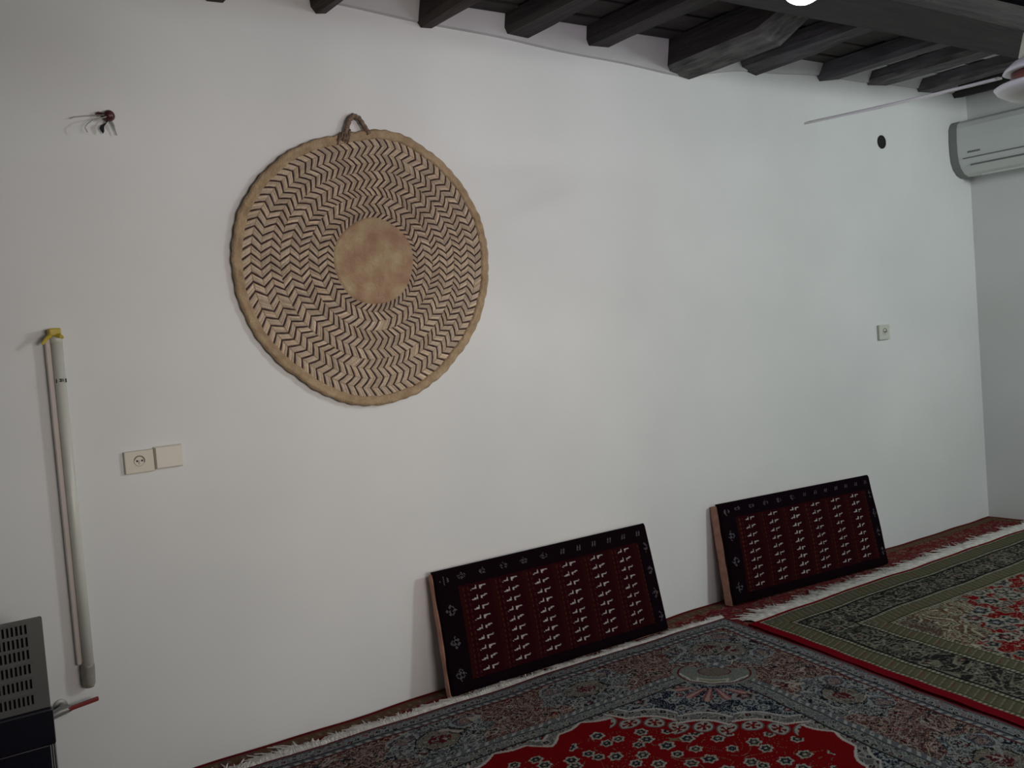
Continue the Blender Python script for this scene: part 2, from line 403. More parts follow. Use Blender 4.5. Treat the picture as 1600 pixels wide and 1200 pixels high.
# zigzag dashes and the straw ribs beside them
vd, fd, vs_, fs_, cs_ = [], [], [], [], []
for k in range(NR):
    N = (50, 50, 50, 70, 70, 70, 91, 91, 91, 91)[k]
    sgn = 1 if k % 2 else -1
    off = (0, 0, 0, .35, .35, .35, .8, .8, .8, .8)[k]
    for j in range(N):
        th = 2*PI*(j+off)/N + .002*random.uniform(-1, 1)
        rm = rad(th, k+.5); span = .025/rm
        def P(dt, f, lift):
            a = th + sgn*(f-.5)*span + dt; r = rad(a, k+f)
            return (r*math.cos(a), surf(a, k+f)-lift, r*math.sin(a))
        hw = .0040/rm*(1+.15*random.random())
        if random.random() > .012:
            b = len(vd)
            for f in (.0, .5, 1.03):
                e = hw*(1 if f == .5 else .75)
                vd += [P(-e, f, .0005), P(0, f, .0022), P(e, f, .0005)]
            for q in (0, 3):
                fd += [(b+q, b+q+1, b+q+4, b+q+3), (b+q+1, b+q+2, b+q+5, b+q+4)]
        step = 2*PI/N
        for (da, db) in ((.2, .48), (.53, .8)):
            b = len(vs_); tone = random.uniform(.75, 1.15)
            if random.random() < .1: tone *= 1.2
            warm = random.uniform(-.02, .02)
            for f in (.06, .5, .94):
                vs_ += [P(step*da, f, .0004), P(step*(da+db)/2, f, .0026), P(step*db, f, .0004)]
            cs_ += [(.58*tone+warm, .465*tone, .355*tone-warm, 1)]*9
            for q in (0, 3):
                fs_ += [(b+q, b+q+1, b+q+4, b+q+3), (b+q+1, b+q+2, b+q+5, b+q+4)]
me = bpy.data.meshes.new('dark_zigzag'); me.from_pydata(vd, [], fd); o = link('dark_zigzag', me, M_darkst, tray); o['kind'] = 'stuff'; o['label'] = 'dark brown zigzag strips'
me = bpy.data.meshes.new('straw_ribs'); me.from_pydata(vs_, [], fs_)
ca = me.color_attributes.new('Col', 'FLOAT_COLOR', 'POINT'); ca.data.foreach_set('color', np.array(cs_, dtype=np.float32).ravel())
o = link('straw_ribs', me, M_strip, tray); o['kind'] = 'stuff'
# hanging loop with its wrapped knots
lp = [(1.558-cx, -.016, 2.085-cz), (1.568-cx, -.014, 2.118-cz), (1.585-cx, -.012, 2.158-cz), (1.603-cx, -.011, 2.176-cz), (1.625-cx, -.011, 2.168-cz), (1.643-cx, -.012, 2.14-cz), (1.662-cx, -.016, 2.105-cz)]
bm = nb(); fine = []
for i in range(len(lp)-1):
    for s in range(6):
        a, b = Vector(lp[i]), Vector(lp[i+1]); fine.append(a.lerp(b, s/6))
tube(bm, fine, [.0095+.0012*math.sin(i*1.9) for i in range(len(fine))], 10)
obj('hanging_loop', bm, M_loop, tray, True)
bm = nb()
for i in range(5):
    a = i*.010; x0 = 1.535-cx+a*1.0; z0 = 2.095-cz+.3*a+.004*math.sin(i*2)
    tube(bm, [(x0-.006, -.016, z0-.028+.01*math.sin(i)), (x0, -.025, z0-.008), (x0+.008, -.017, z0+.012)], [.004, .0055, .004], 6)
obj('loop_knot', bm, M_loop, tray, True)

# ---------------------------------------------------------------- pattern painting
def hsh(i, j, s=0):
    n = (i.astype(np.int64)*374761393 + j.astype(np.int64)*668265263 + s*974711) & 0xffffffff
    n = ((n ^ (n >> 13))*1274126177) & 0xffffffff
    return ((n ^ (n >> 16)) & 0xffff)/65535.
def vnoise(x, y, s=0):
    i = np.floor(x); j = np.floor(y); fx = x-i; fy = y-j; fx = fx*fx*(3-2*fx); fy = fy*fy*(3-2*fy)
    return (hsh(i, j, s)*(1-fx)+hsh(i+1, j, s)*fx)*(1-fy)+(hsh(i, j+1, s)*(1-fx)+hsh(i+1, j+1, s)*fx)*fy
def cellular(x, y, s=0, jit=.7):
    bi = np.floor(x); bj = np.floor(y); best = np.full(x.shape, 9.); ang = np.zeros(x.shape); idv = np.zeros(x.shape)
    for di in (-1, 0, 1):
        for dj in (-1, 0, 1):
            i = bi+di; j = bj+dj
            cx_ = i+.5+jit*(hsh(i, j, s)-.5); cy_ = j+.5+jit*(hsh(i, j, s+5)-.5)
            dx = x-cx_; dy = y-cy_; d = np.hypot(dx, dy); m = d < best
            best = np.where(m, d, best); ang = np.where(m, np.arctan2(dy, dx), ang); idv = np.where(m, hsh(i, j, s+9), idv)
    return best, ang, idv
def put(col, mask, c):
    col[mask] = c
def pick(col, mask, idv, pal):
    pal = np.array(pal); k = np.minimum((idv*len(pal)).astype(int), len(pal)-1)
    col[mask] = pal[k[mask]]
GB, LB, NV, RD, DR = (.115, .135, .145), (.235, .26, .265), (.010, .012, .026), (.165, .003, .005), (.08, .010, .012)
WH, TN, OL, BK, RO, OR_ = (.30, .295, .275), (.17, .13, .10), (.15, .145, .10), (.010, .010, .012), (.17, .055, .05), (.17, .08, .04)
def rosettes(col, x, y, mask, size, s, pal_out, pal_in, petals=6, jit=.7, line=(.4, .4, .38), rmax=.42, keep=1.0):
    d, a, i = cellular(x/size, y/size, s, jit)
    rr = rmax*(.86+.14*np.cos(petals*a+i*6))*(.75+.35*i)
    m = mask & (i < keep) & (d < rr); pick(col, m, (i*7.3) % 1, pal_out)
    put(col, mask & (i < keep) & (np.abs(d-rr) < .05), line)
    pick(col, m & (d < rr*.62), (i*13.7) % 1, pal_in)
    put(col, m & (np.abs(d-rr*.62) < .045), BK)
    put(col, m & (d < rr*.22), line)
def swirls(col, x, y, mask, freq, s, thr, c, n=9):
    wx = vnoise(x*freq, y*freq, s); wy = vnoise(x*freq+31, y*freq+17, s+3)
    v = vnoise(x*freq*1.7+2*wx, y*freq*1.7+2*wy, s+7)
    ph = (v*n) % 1
    put(col, mask & (np.abs(ph-.5) < thr), c)

def paint_A(u, v, W, L):
    # distances to nearest side: symmetric rug
    um = np.minimum(u, W-u); vm = np.minimum(v, L-v); d = np.minimum(um, vm)
    s = np.where(um < vm, v, u)
    col = np.zeros(u.shape+(3,)); col[:] = GB
    # outer guard
    o = d < .105
    put(col, o, (.13, .15, .165)); put(col, o & (d < .012), (.12, .02, .025))
    swirls(col, u, v, o & (d > .02) & (d < .065), 30, 3, .12, LB); swirls(col, u, v, o & (d > .02) & (d < .07), 24, 8, .1, RO)
    rosettes(col, u, v, o & (d > .022) & (d < .066), .034, 12, [(.2, .21, .2), (.15, .07, .065), (.17, .18, .19), (.06, .07, .08)], [BK, (.1, .03, .03)], 4, .6, (.24, .25, .24), .40)
    put(col, (np.abs(d-.018) < .003) | (np.abs(d-.07) < .003), BK)
    dd = (d > .077) & (d < .099); put(col, dd, (.07, .075, .09))
    put(col, dd & (np.abs(((s+d*.6)/.036) % 1-.5) < .27) & (np.abs(d-.088) < .0075), WH)
    put(col, np.abs(d-.103) < .003, DR)
    # main border
    mb = (d > .105) & (d < .375)
    per = .62
    t = (s/per) % 1; cart = np.abs(t-.5)*2     # alternating panels of red-brown and grey-blue
    mid = (d-.24)/.135
    wave = .50+.16*np.cos(mid*PI)+.05*np.sin(mid*9)
    redp = mb & (cart > wave)
    put(col, mb, (.075, .085, .095)); put(col, redp, (.095, .04, .036))
    rosettes(col, u, v, mb & ~redp, .085, 21, [GB, LB, (.16, .17, .15), TN], [NV, DR, (.1, .11, .12)], 7, .6, LB, .46)
    rosettes(col, u, v, redp, .075, 22, [RO, (.17, .1, .07), (.2, .05, .05), GB, OR_], [RD, DR, (.1, .05, .04)], 5, .6, (.27, .17, .14), .42)
    swirls(col, u, v, mb, 11, 31, .07, (.25, .25, .23)); swirls(col, u, v, mb, 14, 37, .05, BK); rosettes(col, u, v, redp, .05, 39, [RD, (.12, .02, .02)], [BK], 4, .9, (.2, .12, .1), .3, .35)
    # arabesque hooks and palmettes along the border
    ts = ((s/per) % 1-.5)*per; wob = .02*(vnoise(u*40, v*40, 88)-.5)
    q2 = np.hypot((ts-.12*np.sign(ts))*.8, d-.17)+wob; put(col, mb & (q2 < .040), (.06, .055, .075)); put(col, mb & (q2 < .024), (.15, .10, .095)); put(col, mb & (np.abs(q2-.042) < .004), LB)
    q3 = np.hypot(ts*.8, d-.24)+wob; put(col, mb & (q3 < .07), (.14, .12, .095)); put(col, mb & (q3 < .03), DR); put(col, mb & (np.abs(q3-.07) < .004), BK)
    q = np.hypot(ts-.15*np.sign(ts), (d-.31)*1.4); put(col, mb & (np.abs(q-.045) < .004) & (d > .30), (.36, .30, .26))
    lighter = mb & ~redp
    swirls(col, u, v, lighter, 17, 91, .08, (.21, .225, .22), 5); swirls(col, u, v, redp, 16, 92, .07, (.20, .145, .12), 5); swirls(col, u, v, mb, 15, 93, .07, (.02, .022, .028), 5)
    swirls(col, u, v, mb, 9, 94, .035, (.30, .27, .23), 6)
    # inner guards
    ig = (d > .375) & (d < .465)
    put(col, ig, (.10, .11, .12)); put(col, (d > .38) & (d < .403) & (np.abs(((s-d*.6)/.036) % 1-.5) < .22+.12*(vnoise(u*60, v*60, 77)-.5)) & (vnoise(u*90, v*90, 78) > .28), WH)
    rosettes(col, u, v, (d > .411) & (d < .457), .036, 42, [(.2, .2, .17), (.13, .14, .13), (.16, .13, .1), (.05, .055, .07)], [BK, DR, NV], 4, .6, (.24, .24, .21), .42)
    swirls(col, u, v, (d > .41) & (d < .455), 28, 41, .13, (.22, .23, .2)); put(col, (np.abs(d-.407) < .003) | (np.abs(d-.462) < .004), BK)
    # field: navy spandrels then white scalloped line then red
    f = d > .465
    put(col, f, NV)
    dg = (um+vm-1.50)/1.414
    tt = (um-vm)/1.414
    sc_ = .028*np.abs(np.sin(tt*PI/.19+PI/2)) - .02*(np.abs(tt) < .1)
    g1 = dg-(-sc_+.012)
    sl = um*(um > vm)+vm*(vm >= um); dmin = np.minimum(um, vm)
    lob = .465+.15*(.5-.5*np.cos((sl-1.12)/.66*2*PI))+.02*np.abs(np.sin(sl*PI/.11))
    g2 = np.where(sl > 1.0, dmin-lob, 1)
    g = np.minimum(g1, g2)
    sp = f & (g < -.03)
    rosettes(col, u, v, sp, .072, 51, [GB, LB, (.2, .22, .2), (.17, .17, .2)], [(.16, .17, .12), DR, GB, WH, RD], 6, .5, LB, .40)
    swirls(col, u, v, sp, 14, 57, .05, (.19, .21, .2)); 
    rosettes(col, u, v, sp, .15, 52, [DR, (.13, .04, .04), GB], [RD, RO], 6, .7, (.22, .2, .19), .30, .6)
    swirls(col, u, v, sp, 25, 53, .08, (.17, .185, .19), 5)
    bnd = f & (g > -.055) & (g < .004)
    put(col, bnd, (.10, .10, .10)); swirls(col, u, v, bnd, 18, 59, .12, (.24, .23, .22), 5); rosettes(col, u, v, bnd, .045, 58, [(.22, .23, .21), (.1, .11, .12), (.25, .2, .15)], [DR, BK, OL], 4, .4, (.25, .25, .23), .4)
    put(col, f & (np.abs(g+.055) < .0055), (.36, .35, .33)); put(col, f & (np.abs(g-.002) < .0065), (.42, .38, .35))
    rf = f & (g > .008)
    put(col, rf, RD)
    # row of large ring flowers just inside, then loose small ones
    rosettes(col, u, v, rf & (g > .09), .078, 61, [(.24, .25, .2), (.2, .22, .2), (.17, .15, .1)], [(.03, .03, .05), (.12, .1, .08)], 6, .55, (.3, .3, .26), .33, .92)
    swirls(col, u, v, rf & (g > .10), 7, 66, .02, (.15, .11, .07), 6)
    ang1 = tt/.088; cxm = (ang1-np.round(ang1))*.088; rg = np.hypot(cxm, (g-.047)*1.0)
    mk = rf & (g < .092) & (g1 <= g2+.02)
    put(col, mk & (rg < .038), (.26, .28, .26)); put(col, mk & (rg < .027), DR); put(col, mk & (rg < .027) & (np.cos(5*np.arctan2(g-.047, cxm)) > .3), (.33, .28, .24)); put(col, mk & (rg < .008), RD)
    put(col, mk & (np.abs(rg-.038) < .003), (.1, .06, .06))
    # corner palmette, facing the middle of the rug
    px_ = (um-.455)/1.414+(vm-.455)/1.414; py_ = (um-vm)/1.414; pr = np.hypot(px_*1.25, py_)
    pm = (pr < .165) & (px_ > -.05)
    put(col, pm, (.13, .14, .13)); swirls(col, u, v, pm, 30, 71, .12, (.2, .2, .17))
    bp_ = np.hypot((px_+.012)*1.5, py_); put(col, pm & (bp_ < .062), (.12, .095, .08)); put(col, pm & (np.abs(bp_-.064) < .004), (.09, .03, .03)); swirls(col, u, v, pm & (bp_ < .06), 34, 73, .1, (.17, .15, .13), 5)
    put(col, pm & (pr > .088) & (pr < .125) & (np.abs(py_) < .07), (.18, .18, .125))
    put(col, pm & (np.abs(pr-.130-.006*np.cos(np.arctan2(py_, px_)*9)) < .0055) & (px_ > .02), (.40, .39, .36)); put(col, pm & (np.abs(pr-.095) < .005) & (px_ > .02) & (np.abs(py_) < .06), (.36, .35, .33)); put(col, pm & (np.abs(np.abs(py_)-.055) < .005) & (pr > .09) & (pr < .13) & (px_ > 0), (.36, .35, .33))
    put(col, pm & (np.abs(pr-.143) < .004), DR)
    lf = (np.abs(py_) < .15) & (px_ > .16) & (px_ < .29)
    fan_ = np.arctan2(py_, px_-.13); rr_ = np.hypot(py_, px_-.13)
    pet = lf & (rr_ < .13+.02*np.cos(fan_*11)) & (np.cos(fan_*11) > -.2); put(col, pet, (.17, .055, .06)); put(col, pet & (np.cos(fan_*11) > .75), (.3, .2, .18))
    return col

def paint_B(u, v, W, L):
    um = np.minimum(u, W-u); vm = np.minimum(v, L-v); vm2 = vm+.03
    uu = um-.03; d = np.minimum(uu, vm2-.03+.0); side = uu < vm; s = np.where(side, v, u)
    col = np.zeros(u.shape+(3,)); col[:] = (.15, .006, .008)
    K1, K2, KD = (.10, .096, .062), (.22, .21, .145), (.035, .035, .02)
    put(col, d < .012, (.16, .006, .010)); put(col, (um < .045), (.17, .004, .010))
    def band(a, b, ks):
        m = (d > a) & (d < b); put(col, m, K1)
        q = (d-a)/(b-a)
        st = ((s*ks+q*.035)/.034) % 1
        put(col, m & (np.abs(st-.5) < .2) & (q > .22) & (q < .78), (.085, .08, .05))
        put(col, m & (np.abs(st-.32) < .055) & (q > .15) & (q < .85), K2)
        idx = np.floor((s*ks+q*.035)/.034).astype(int) % 4
        put(col, m & (np.abs(st-.6) < .1) & (q > .3) & (q < .7) & (idx == 1), (.14, .05, .04))
        dt = np.abs(((s)/.020) % 1-.5) < .26
        put(col, m & ((q < .12) | (q > .88)) & dt, (.30, .29, .23)); put(col, m & (np.abs(q-.16) < .03) | m & (np.abs(q-.84) < .03), KD)
    band(.018, .14, 1)
    fb = (d > .14) & (d < .335)
    put(col, fb, (.022, .022, .02))
    rosettes(col, u, v, fb, .10, 121, [(.10, .10, .08), (.13, .13, .10), (.10, .09, .075), (.09, .10, .115)], [(.07, .065, .05), (.13, .12, .09), (.12, .05, .045)], 5, .7, (.2, .19, .14), .40)
    swirls(col, u, v, fb, 9, 137, .10, BK, 6); swirls(col, u, v, fb, 5, 131, .075, (.15, .145, .11), 7); swirls(col, u, v, fb, 7, 138, .04, (.25, .24, .19), 5); swirls(col, u, v, fb, 22, 139, .07, (.12, .12, .095), 4)
    put(col, (np.abs(d-.146) < .006) | (np.abs(d-.328) < .005), BK)
    band(.335, .45, 1)
    f = d > .45
    dg = (um+vm-1.42)/1.414+.05*np.sin((um-vm)*14)
    sp = f & (dg < 0)
    put(col, sp, (.08, .05, .035)); q = (dg > -.20)
    rosettes(col, u, v, sp, .075, 141, [(.1, .1, .08), (.12, .11, .08), (.06, .07, .08)], [(.05, .05, .04), (.13, .05, .04), (.2, .18, .13)], 5, .7, (.18, .17, .13), .4)
    swirls(col, u, v, sp & q, 8, 151, .15, (.38, .36, .27), 7); swirls(col, u, v, sp & q, 13, 153, .06, (.18, .07, .03)); swirls(col, u, v, sp, 14, 155, .05, (.25, .24, .18))
    rf = f & (dg >= 0)
    rosettes(col, u, v, rf, .085, 163, [(.09, .10, .11), (.14, .05, .04), (.12, .11, .08)], [(.03, .03, .04), (.2, .17, .13)], 5, .8, (.2, .18, .15), .42)
    rosettes(col, u, v, rf, .14, 161, [(.13, .15, .15), (.16, .17, .15), (.11, .09, .09)], [(.14, .03, .03), (.2, .19, .16), (.06, .07, .09)], 7, .7, (.28, .27, .23), .42)
    swirls(col, u, v, rf, 12, 167, .05, (.28, .26, .2))
    return col

def paint_base(u, v, W, L):
    um = np.minimum(u, W-u); vm = np.minimum(v, L-v); d = np.minimum(um, vm); s = np.where(um < vm, v, u)
    col = np.zeros(u.shape+(3,)); col[:] = (.145, .020, .024)
    put(col, d < .022, (.13, .01, .012)); m = (d > .022) & (d < .075); put(col, m, (.115, .065, .045))
    put(col, m & (np.abs((s/.045) % 1-.5) < .12) & (np.abs(d-.05) < .01), (.17, .12, .08))
    f = d > .075
    rosettes(col, u, v, f, .06, 221, [(.2, .06, .06), (.15, .07, .05), (.14, .03, .035)], [(.2, .15, .1), (.12, .02, .02)], 5, .8, (.26, .14, .11), .36, .8)
    swirls(col, u, v, f, 14, 231, .06, (.24, .13, .1)); swirls(col, u, v, f, 10, 233, .06, (.10, .01, .015))
    return col

def axis(total, a, b, fine, coarse=.04):
    pts = [0.0]
    while pts[-1] < total-1e-6:
        p = pts[-1]; st = fine if a <= p <= b else coarse
        if p < a: st = min(coarse, max(a-p, 1e-4))
        pts.append(min(total, p+st))
    return np.array(pts)
def grid_mesh(name, P, col, closed_z=None, m=None, parent=None):
    ni, nj = P.shape[:2]
    V = P.reshape(-1, 3); Cc = col.reshape(-1, 3)
    idx = np.arange(ni*nj).reshape(ni, nj)
    F = np.stack([idx[:-1, :-1], idx[1:, :-1], idx[1:, 1:], idx[:-1, 1:]], -1).reshape(-1, 4)
    if closed_z is not None:
        per = np.concatenate([idx[:, 0], idx[-1, 1:], idx[-2::-1, -1], idx[0, -2:0:-1]])
        low = V[per].copy()
        if callable(closed_z): low = closed_z(low)
        else: low[:, 2] = closed_z
        b = len(V); V = np.vstack([V, low]); Cc = np.vstack([Cc, Cc[per]]); n = len(per)
        k = np.arange(n); k2 = (k+1) % n
        F = np.vstack([F, np.stack([per[k], per[k2], b+k2, b+k], -1)])
    me = bpy.data.meshes.new(name)
    me.vertices.add(len(V)); me.vertices.foreach_set('co', V.astype(np.float32).ravel())
    me.loops.add(F.size); me.loops.foreach_set('vertex_index', F.astype(np.int32).ravel())
    me.polygons.add(len(F)); me.polygons.foreach_set('loop_start', np.arange(0, F.size, 4, dtype=np.int32)); me.polygons.foreach_set('loop_total', np.full(len(F), 4, dtype=np.int32))
    me.update(calc_edges=True); me.validate()
    ca = me.color_attributes.new('Col', 'FLOAT_COLOR', 'POINT')
    ca.data.foreach_set('color', np.hstack([Cc, np.ones((len(Cc), 1))]).astype(np.float32).ravel())
    return link(name, me, m, parent)
def rug(name, corner, U, Vv, W, L, ua, va, paint, z0, z1, parent=None):
    u = axis(W, *ua); v = axis(L, *va); uu, vv = np.meshgrid(u, v, indexing='ij')
    wu = uu+.004*np.sin(vv*7)+.002*np.sin(vv*31); wv_ = vv+.005*np.sin(uu*5+1)+.003*np.sin(uu*17)
    col = paint(uu, vv, W, L)
    P = np.zeros(uu.shape+(3,))
    P[..., 0] = corner[0]+U[0]*wu+Vv[0]*wv_; P[..., 1] = corner[1]+U[1]*wu+Vv[1]*wv_
    P[..., 2] = z1+.0012*np.sin(uu*9+vv*4)
    return grid_mesh(name, P, col, z0, M_rug, parent)
def fringe(name, p0, p1, outv, length, n, parent, zb, seed, wild=.25, length2=None):
    rd = random.Random(seed); bm = nb(); p0 = Vector(p0); p1 = Vector(p1); outv = Vector(outv).normalized(); al = (p1-p0).normalized()
    # knotted heading
    env = 1
    for i in range(n):
        f = (i+rd.random())/n; b = p0.lerp(p1, f)
        clump = math.sin(f*53+seed)*.5+math.sin(f*131)*.5
        ln = (length*(1-f)+(length2 or length)*f)*(.62+.22*clump+rd.random()*.35)
        if rd.random() < wild*.12: ln *= 1.5
        lean = (clump*.5+rd.uniform(-.7, .7))*ln*.7
        wd = .0032+.002*rd.random(); hz = .004+.006*rd.random()
        pts = [b-outv*.006, b+outv*ln*.4+al*lean*.3+Vector((0, 0, hz)), b+outv*ln*.75+al*lean*.8+Vector((0, 0, hz*.8)), b+outv*ln+al*lean*1.2+Vector((0, 0, .001+.004*rd.random()))]
        pv = None
        for j, q in enumerate(pts):
            ww = wd*(1, 1.1, .8, .3)[j]
            q = q+Vector((0, 0, zb)); a1 = bm.verts.new(q-al*ww); a2 = bm.verts.new(q+al*ww); a3 = bm.verts.new(q+Vector((0, 0, .003)))
            if pv:
                bm.faces.new((pv[0], pv[2], a3, a1)); bm.faces.new((pv[2], pv[1], a2, a3))
            pv = (a1, a2, a3)
    o = obj(name, bm, M_fringe, parent); o['kind'] = 'stuff'; o['label'] = 'off-white tasselled fringe'
    return o

t = thing('wall_side_rug', 'red floral rug with brown border lying against the white wall beneath the other rugs', 'rug', (2.2, -.02, 0))
o = rug('pile', (-1.25, -.006), (1, 0), (0, -1), 6.955, 2.2, (2.1, 6.96, .006, .05), (0, .42, .0045, .05), paint_base, .0005, .006); o.parent = t; o.location = (-2.2, .02, 0)
o2 = o
# Rug A (blue grey) and B (olive)
UA, VA = (-1, .022), (-.176, -.984)
CA = (3.126, -.212)
t = thing('blue_grey_rug', 'grey-blue floral rug with red centre and white fringe before near cushion', 'rug', (2, -1.5, .006))
o = rug('pile', CA, UA, VA, 2.55, 4.0, (0, 2.25, .0036, .012), (0, 1.62, .0036, .012), paint_A, .0078, .0155); o.parent = t; o.location = (-2, 1.5, -.006)
o = fringe('fringe', (CA[0], CA[1]-.002, 0), (.6, -.158, 0), (0, 1, 0), .045, 2300, t, .0085, 3, .4, .08); o.location = (-2, 1.5, -.006)
UB, VB = (1, -.004), (-.178, -.984)
CB = (3.118, -.352)
t = thing('olive_rug', 'olive and black floral rug with red edge and wide fringe, near far cushion', 'rug', (4.4, -1.5, .006))
o = rug('pile', CB, UB, VB, 2.575, 3.2, (0, 2.575, .0042, .04), (0, 1.4, .0042, .013), paint_B, .0078, .0158); o.parent = t; o.location = (-4.4, 1.5, -.006)
o = fringe('fringe', (CB[0]+.06, CB[1]-.003, 0), (5.67, -.366, 0), (0, 1, 0), .098, 2600, t, .0085, 5, .5); o.location = (-4.4, 1.5, -.006)

# ---------------------------------------------------------------- cushions
def paint_c(a, b, W, H):
    # a: metres from the left edge, b: metres from the top
    col = np.zeros(a.shape+(3,)); BD = (.006, .0025, .0045)
    col[:] = BD
    x0, x1, y0, y1 = .118, W-.075, .072, H-.045
    f = (a > x0-.02) & (a < x1) & (b > y0) & (b < y1)
    put(col, f, (.021, .0028, .005))
    pitch = (x1-x0)/6; cxi = (a-x0)/pitch; ci = np.floor(cxi); fx = (cxi-ci-.42)*pitch
    put(col, f & (np.abs(fx) > .062), (.025, .0045, .0045))
    rp = (y1-y0)/9.2; ry = (b-y0)/rp; ri = np.floor(ry); fy = -(ry-ri-.5)*rp
    ok = f & (ci >= 0) & (ci < 6) & (ri >= 0) & (ri < 9)
    # two facing wedges like small birds
    s1 = fx+.013; s2 = fx-.014
    L = (s1 > -.020) & (s1 < .005) & (fy < (-.0045+.0065*(s1+.020)/.025)) & (fy > -.0068+.002*(s1+.02)/.025)
    L |= (s1 > .0015) & (s1 < .0060) & (fy < .0085) & (fy > -.006)
    Rg = (s2 > -.006) & (s2 < .020) & (fy > (-.0015+.0045*(s2+.006)/.026)) & (fy < .0035+.0025*(s2+.006)/.026)
    Rg |= (s2 > -.0075) & (s2 < -.003) & (fy > -.0085) & (fy < .0045)
    put(col, ok & (L | Rg), (.43, .40, .38))
    # dotted lines between columns
    for off, c in ((-.5*pitch+.012, (.08, .022, .014)), (-.5*pitch+.030, (.05, .012, .009))):
        q = np.abs(((cxi-.42)*pitch-off+pitch/2) % pitch-pitch/2) < .0024
        put(col, f & q & (((b/.021) % 1) < .5), c)
    def dia(cx_, cy_, sx, sy, c):
        dx = (a-cx_)/sx; dy = (b-cy_)/sy
        lat = (np.abs(dx)+np.abs(dy) < 1)
        dots = (((dx*3+dy*3) % 1) < .42) & (((dx*3-dy*3) % 1) < .62)
        hollow = np.abs(dx)+np.abs(dy) > .25
        put(col, lat & dots & hollow, c)
    c1 = (.15, .145, .16)
    dia(.045, .042, .024, .020, c1)
    for yy_ in (.155, .275, .395): dia(.052, yy_, .025, .026, c1)
    for yy_ in (.10, .2, .3, .4): dia(W-.034, yy_, .018, .024, (.12, .1, .11))
    for q in range(5): dia(.12+q*.098, .036, .024, .015, (.12, .11, .12))
    for q in range(7):
        xx = .60+q*.083
        m = (np.abs(a-xx+(b-.04)*.35) < .0021) | (np.abs(a-xx-.013+(b-.04)*.35) < .0021)
        put(col, m & (np.abs(b-.034) < .010), (.11, .1, .11))
    return col
def cushion(label, TL, TR, BL, BR, th, seed):
    TL, TR, BL, BR = map(np.array, (TL, TR, BL, BR))
    org = (BL+BR)/2; t = thing('floor_cushion', label, 'cushion', tuple(org*[1, 1, 0]+[0, 0, .006]), 'woven bolster cushions leaning on the wall')
    W = np.linalg.norm(TR-TL); H = np.linalg.norm(TL-BL)
    nx, ny = 330, 140
    a = np.linspace(0, 1, nx); b = np.linspace(0, 1, ny); aa, bb = np.meshgrid(a, b, indexing='ij')
    P = (TL*(1-aa[..., None])+TR*aa[..., None])*(1-bb[..., None])+(BL*(1-aa[..., None])+BR*aa[..., None])*bb[..., None]
    nrm = np.cross(TR-TL, BL-TL); nrm /= np.linalg.norm(nrm)
    if nrm[1] > 0: nrm = -nrm
    ex = np.minimum(aa*W, (1-aa)*W); ey = np.minimum(bb*H, (1-bb)*H); e = .014
    rnd = np.where(ex < e, e-np.sqrt(np.maximum(e*e-(e-ex)**2, 0)), 0)+np.where(ey < e, e-np.sqrt(np.maximum(e*e-(e-ey)**2, 0)), 0)
    puff = .010*np.sin(PI*aa)**.5*np.sin(PI*bb)**.6+.002*np.sin(aa*40+seed)*np.sin(bb*9)
    P = P+nrm*(puff-np.minimum(rnd, e*1.2)*.7)[..., None]
    # lift fronts to the plane; thickness goes back
    col = paint_c(aa*W, bb*H, W, H)
    loc = np.array(t.location)
    fr_ = grid_mesh('woven_front', P-loc, col, lambda low: low-nrm*(th*.14), M_cush, t)
    for p in fr_.data.polygons: pass
    # body behind in plain cloth
    bm = nb(); ring = []
    K = 24
    def edge_pts():
        cs = [(0, 0), (1, 0), (1, 1), (0, 1)]
        for q in range(4):
            (x0, y0), (x1, y1) = cs[q], cs[(q+1) % 4]
            for k in range(K):
                yield x0+(x1-x0)*k/K, y0+(y1-y0)*k/K
    rings = []
    for (dep, ins) in ((.13, .003), (.25, -.002), (.8, -.002), (1.0, .006)):
        r_ = []
        for i, (x, y) in enumerate(edge_pts()):
            x2 = ins/W+x*(1-2*ins/W); y2 = max(ins, .010)/H+y*(1-(ins+max(ins, .010))/H)
            p = (TL*(1-x2)+TR*x2)*(1-y2)+(BL*(1-x2)+BR*x2)*y2-nrm*(th*dep)
            p = p + np.array([.0012*math.sin(i*.9+seed), 0, 0])*(1 if x in (0, 1) and dep > .2 else 0)
            if p[2] < .0085: p[2] = .0085
            if p[1] > -.002: p[1] = -.002
            r_.append(bm.verts.new(Vector(p-loc)))
        rings.append(r_)
    n = len(rings[0])
    for r1, r2 in zip(rings, rings[1:]):
        for k in range(n): bm.faces.new((r1[k], r1[(k+1) % n], r2[(k+1) % n], r2[k]))
    bm.faces.new(rings[0]); bm.faces.new(rings[-1][::-1])
    o = obj('cloth_back', bm, M_pink, t); o['label'] = 'plain salmon-coloured side and back cloth'
    return t
cushion('dark maroon bolster cushion nearer the woven tray, leaning on wall', (1.751, -.060, .476), (2.832, -.060, .474), (1.75, -.132, .014), (2.848, -.150, .014), .044, 1)
cushion('dark maroon bolster cushion nearer the room corner, leaning on wall with salmon side showing', (3.294, -.060, .481), (4.45, -.062, .452), (3.287, -.128, .014), (4.35, -.225, .014), .066, 2.4)

